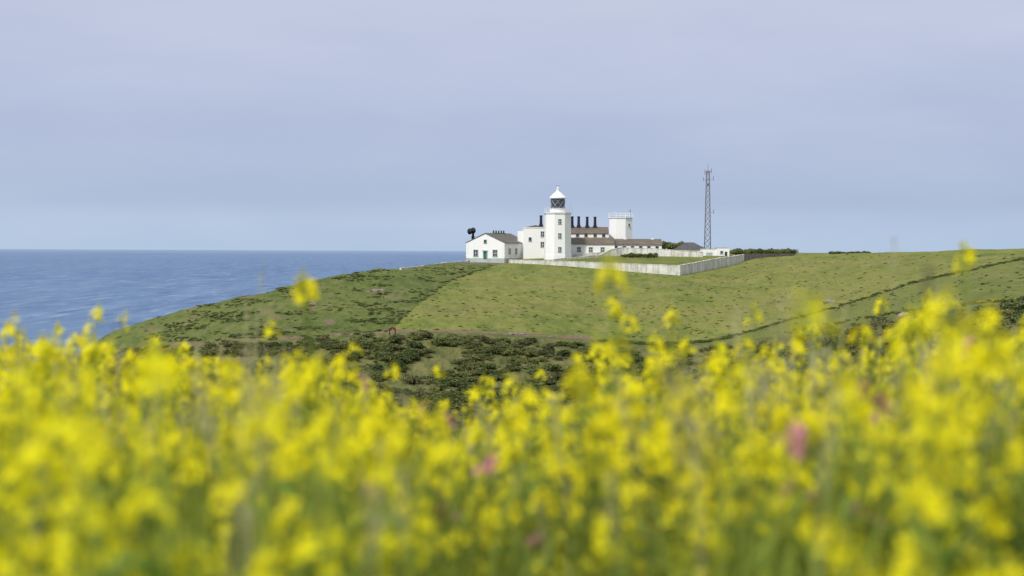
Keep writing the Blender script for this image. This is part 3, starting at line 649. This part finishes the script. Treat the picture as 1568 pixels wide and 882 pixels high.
def meadow(dens,dmin,dmax,spread,extra,H0=.9,tallp=.03,tallmax=.12,dfun=None,ulim=(-700,2300),pw=1.0):
    pts=[];ro=[];sc=[]
    area=(ulim[1]-ulim[0])/F*(dmax**2-dmin**2)/2; n=int(area*dens)
    zn=colz(784)
    for i in range(n):
        d=math.sqrt(random.uniform(dmin**2,dmax**2)); u=random.uniform(*ulim)
        if dfun and random.random()>dfun(u,d): continue
        zt=EYE-(vt(u)-hv(u))/F*d-spread*random.random()**pw+extra
        if random.random()<tallp*(2.8 if u>900 else .8): zt+=spread*.5+random.uniform(.0,tallmax)*min(1.2,d/5)
        X=(u-784)/F*d; zg=float(np.interp(d,Yr,zn)); h=zt-zg
        if h<.3: continue
        s_=h/H0; pts.append((X,d,zg)); ro.append((random.gauss(0,.08),random.gauss(0,.08),random.uniform(0,6.28))); k=min(s_,1.15); sc.append((k,k,s_))
    return pts,ro,sc
def dens_f(u,d):
    s=np.interp(u,[-700,0,450,560,850,1250,1400,1568,2300],[1.8,1.8,2.0,2.8,3.3,3.2,2.4,2.2,2.2])
    p=1/(1+math.exp(-(d-s)*6)); c=vn(u/F*d*3.0+d*.3,d*1.5,3); p*=.16+1.5*max(0,c-.24); return p*np.interp(u,[0,500,800],[1.25,1.05,.9])
instancer('yellow_mustard_flowers',*meadow(41,1.6,10.5,.26,0.01,dfun=dens_f,tallp=.06,tallmax=.18,pw=.85),[mustard('mustard_plant_%s'%c,random.randint(4,9)) for c in 'abcdefgh'])
instancer('meadow_grass',*meadow(40,2.2,11,.20,-.04,H0=.75,tallp=0,dfun=lambda u,d:1/(1+math.exp(-(d-2.8)*5))),[grassclump('grass_clump_a'),grassclump('grass_clump_b'),grassclump('grass_clump_c',26,.75,1)])
instancer('seeding_grass',*meadow(3.0,3.2,9,.2,-.01,H0=.85,tallp=.09,tallmax=.28,ulim=(300,2300)),[grassclump('seeding_grass_a',6,.75,5),grassclump('seeding_grass_b',4,.75,7)])
instancer('ribwort_plantain',*meadow(.45,3.0,8,.15,.0,H0=.9,tallp=.2,tallmax=.2,ulim=(100,2300)),[plantain('plantain_a'),plantain('plantain_b')])
instancer('pink_campion',*meadow(2.6,3.0,7,.2,-.0,H0=.9,tallp=0,ulim=(450,1500)),[mustard('campion_a',0,'pink',.6),mustard('campion_b',1,'pink',.6)])

# ------------------------------------------------------------------ sky + sun
EL=R(48); AZ=R(215)
w=bpy.data.worlds.new('World'); scene.world=w; w.use_nodes=True; t=w.node_tree; t.nodes.clear(); n=t.nodes; K=t.links.new
out=n.new('ShaderNodeOutputWorld'); sk=n.new('ShaderNodeTexSky'); sk.sky_type='NISHITA'; sk.sun_disc=False; sk.sun_elevation=EL; sk.sun_rotation=AZ; sk.air_density=1.5; sk.dust_density=3
bg1=n.new('ShaderNodeBackground'); bg1.inputs[1].default_value=.09; K(sk.outputs[0],bg1.inputs[0])
tc=n.new('ShaderNodeTexCoord'); sx=n.new('ShaderNodeSeparateXYZ'); K(tc.outputs['Generated'],sx.inputs[0])
rp=n.new('ShaderNodeValToRGB'); e=rp.color_ramp.elements
def lin(c): return tuple(((x/255+.055)/1.055)**2.4 for x in c)
stops=[(0.0,(185,205,231)),(.014,(186,204,230)),(.024,(179,195,223)),(.05,(182,195,224)),(.085,(189,199,227)),(.125,(196,204,228)),(.3,(207,213,231)),(.8,(214,218,230))]
while len(e)<len(stops): e.new(.5)
for i,(p,c) in enumerate(stops): e[i].position=p; e[i].color=(*lin(c),1)
K(sx.outputs[2],rp.inputs[0])
mp=n.new('ShaderNodeMapping'); mp.inputs['Scale'].default_value=(6,6,26); K(tc.outputs['Generated'],mp.inputs[0])
nz=n.new('ShaderNodeTexNoise'); nz.inputs['Scale'].default_value=1.0; nz.inputs['Detail'].default_value=5; K(mp.outputs[0],nz.inputs['Vector'])
r2=n.new('ShaderNodeValToRGB'); r2.color_ramp.elements[0].position=.3; r2.color_ramp.elements[0].color=(.93,.95,.97,1); r2.color_ramp.elements[1].position=.7; r2.color_ramp.elements[1].color=(1.065,1.05,1.03,1); K(nz.outputs['Fac'],r2.inputs[0])
mx=n.new('ShaderNodeMix'); mx.data_type='RGBA'; mx.blend_type='MULTIPLY'; mx.inputs[0].default_value=1; K(rp.outputs[0],mx.inputs[6]); K(r2.outputs[0],mx.inputs[7])
bg2=n.new('ShaderNodeBackground'); K(mx.outputs[2],bg2.inputs[0]); bg2.inputs[1].default_value=1.0
ms=n.new('ShaderNodeMixShader'); ms.inputs[0].default_value=.93; K(bg1.outputs[0],ms.inputs[1]); K(bg2.outputs[0],ms.inputs[2]); K(ms.outputs[0],out.inputs[0])
sl=bpy.data.lights.new('sun','SUN'); sl.energy=3.4; sl.angle=R(3); sl.color=(1,.96,.90); so=bpy.data.objects.new('sun',sl); scene.collection.objects.link(so)
D=Vector((math.sin(AZ)*math.cos(EL),math.cos(AZ)*math.cos(EL),math.sin(EL))); so.rotation_euler=D.to_track_quat('Z','Y').to_euler(); so.location=(0,0,120)

# ------------------------------------------------------------------ camera
cd=bpy.data.cameras.new('camera'); cam=bpy.data.objects.new('camera',cd); scene.collection.objects.link(cam); scene.camera=cam
cd.sensor_width=36; cd.lens=F/1568*36; cd.clip_start=.05; cd.clip_end=200000
pitch=math.atan((441-hv(784))/F)
cam.matrix_world=Matrix.Translation((0,0,EYE))@Matrix.Rotation(R(90)-pitch,4,'X')@Matrix.Rotation(.0043,4,'Z')
cd.dof.use_dof=True; cd.dof.focus_distance=545; cd.dof.aperture_fstop=2.6; cd.dof.aperture_blades=9
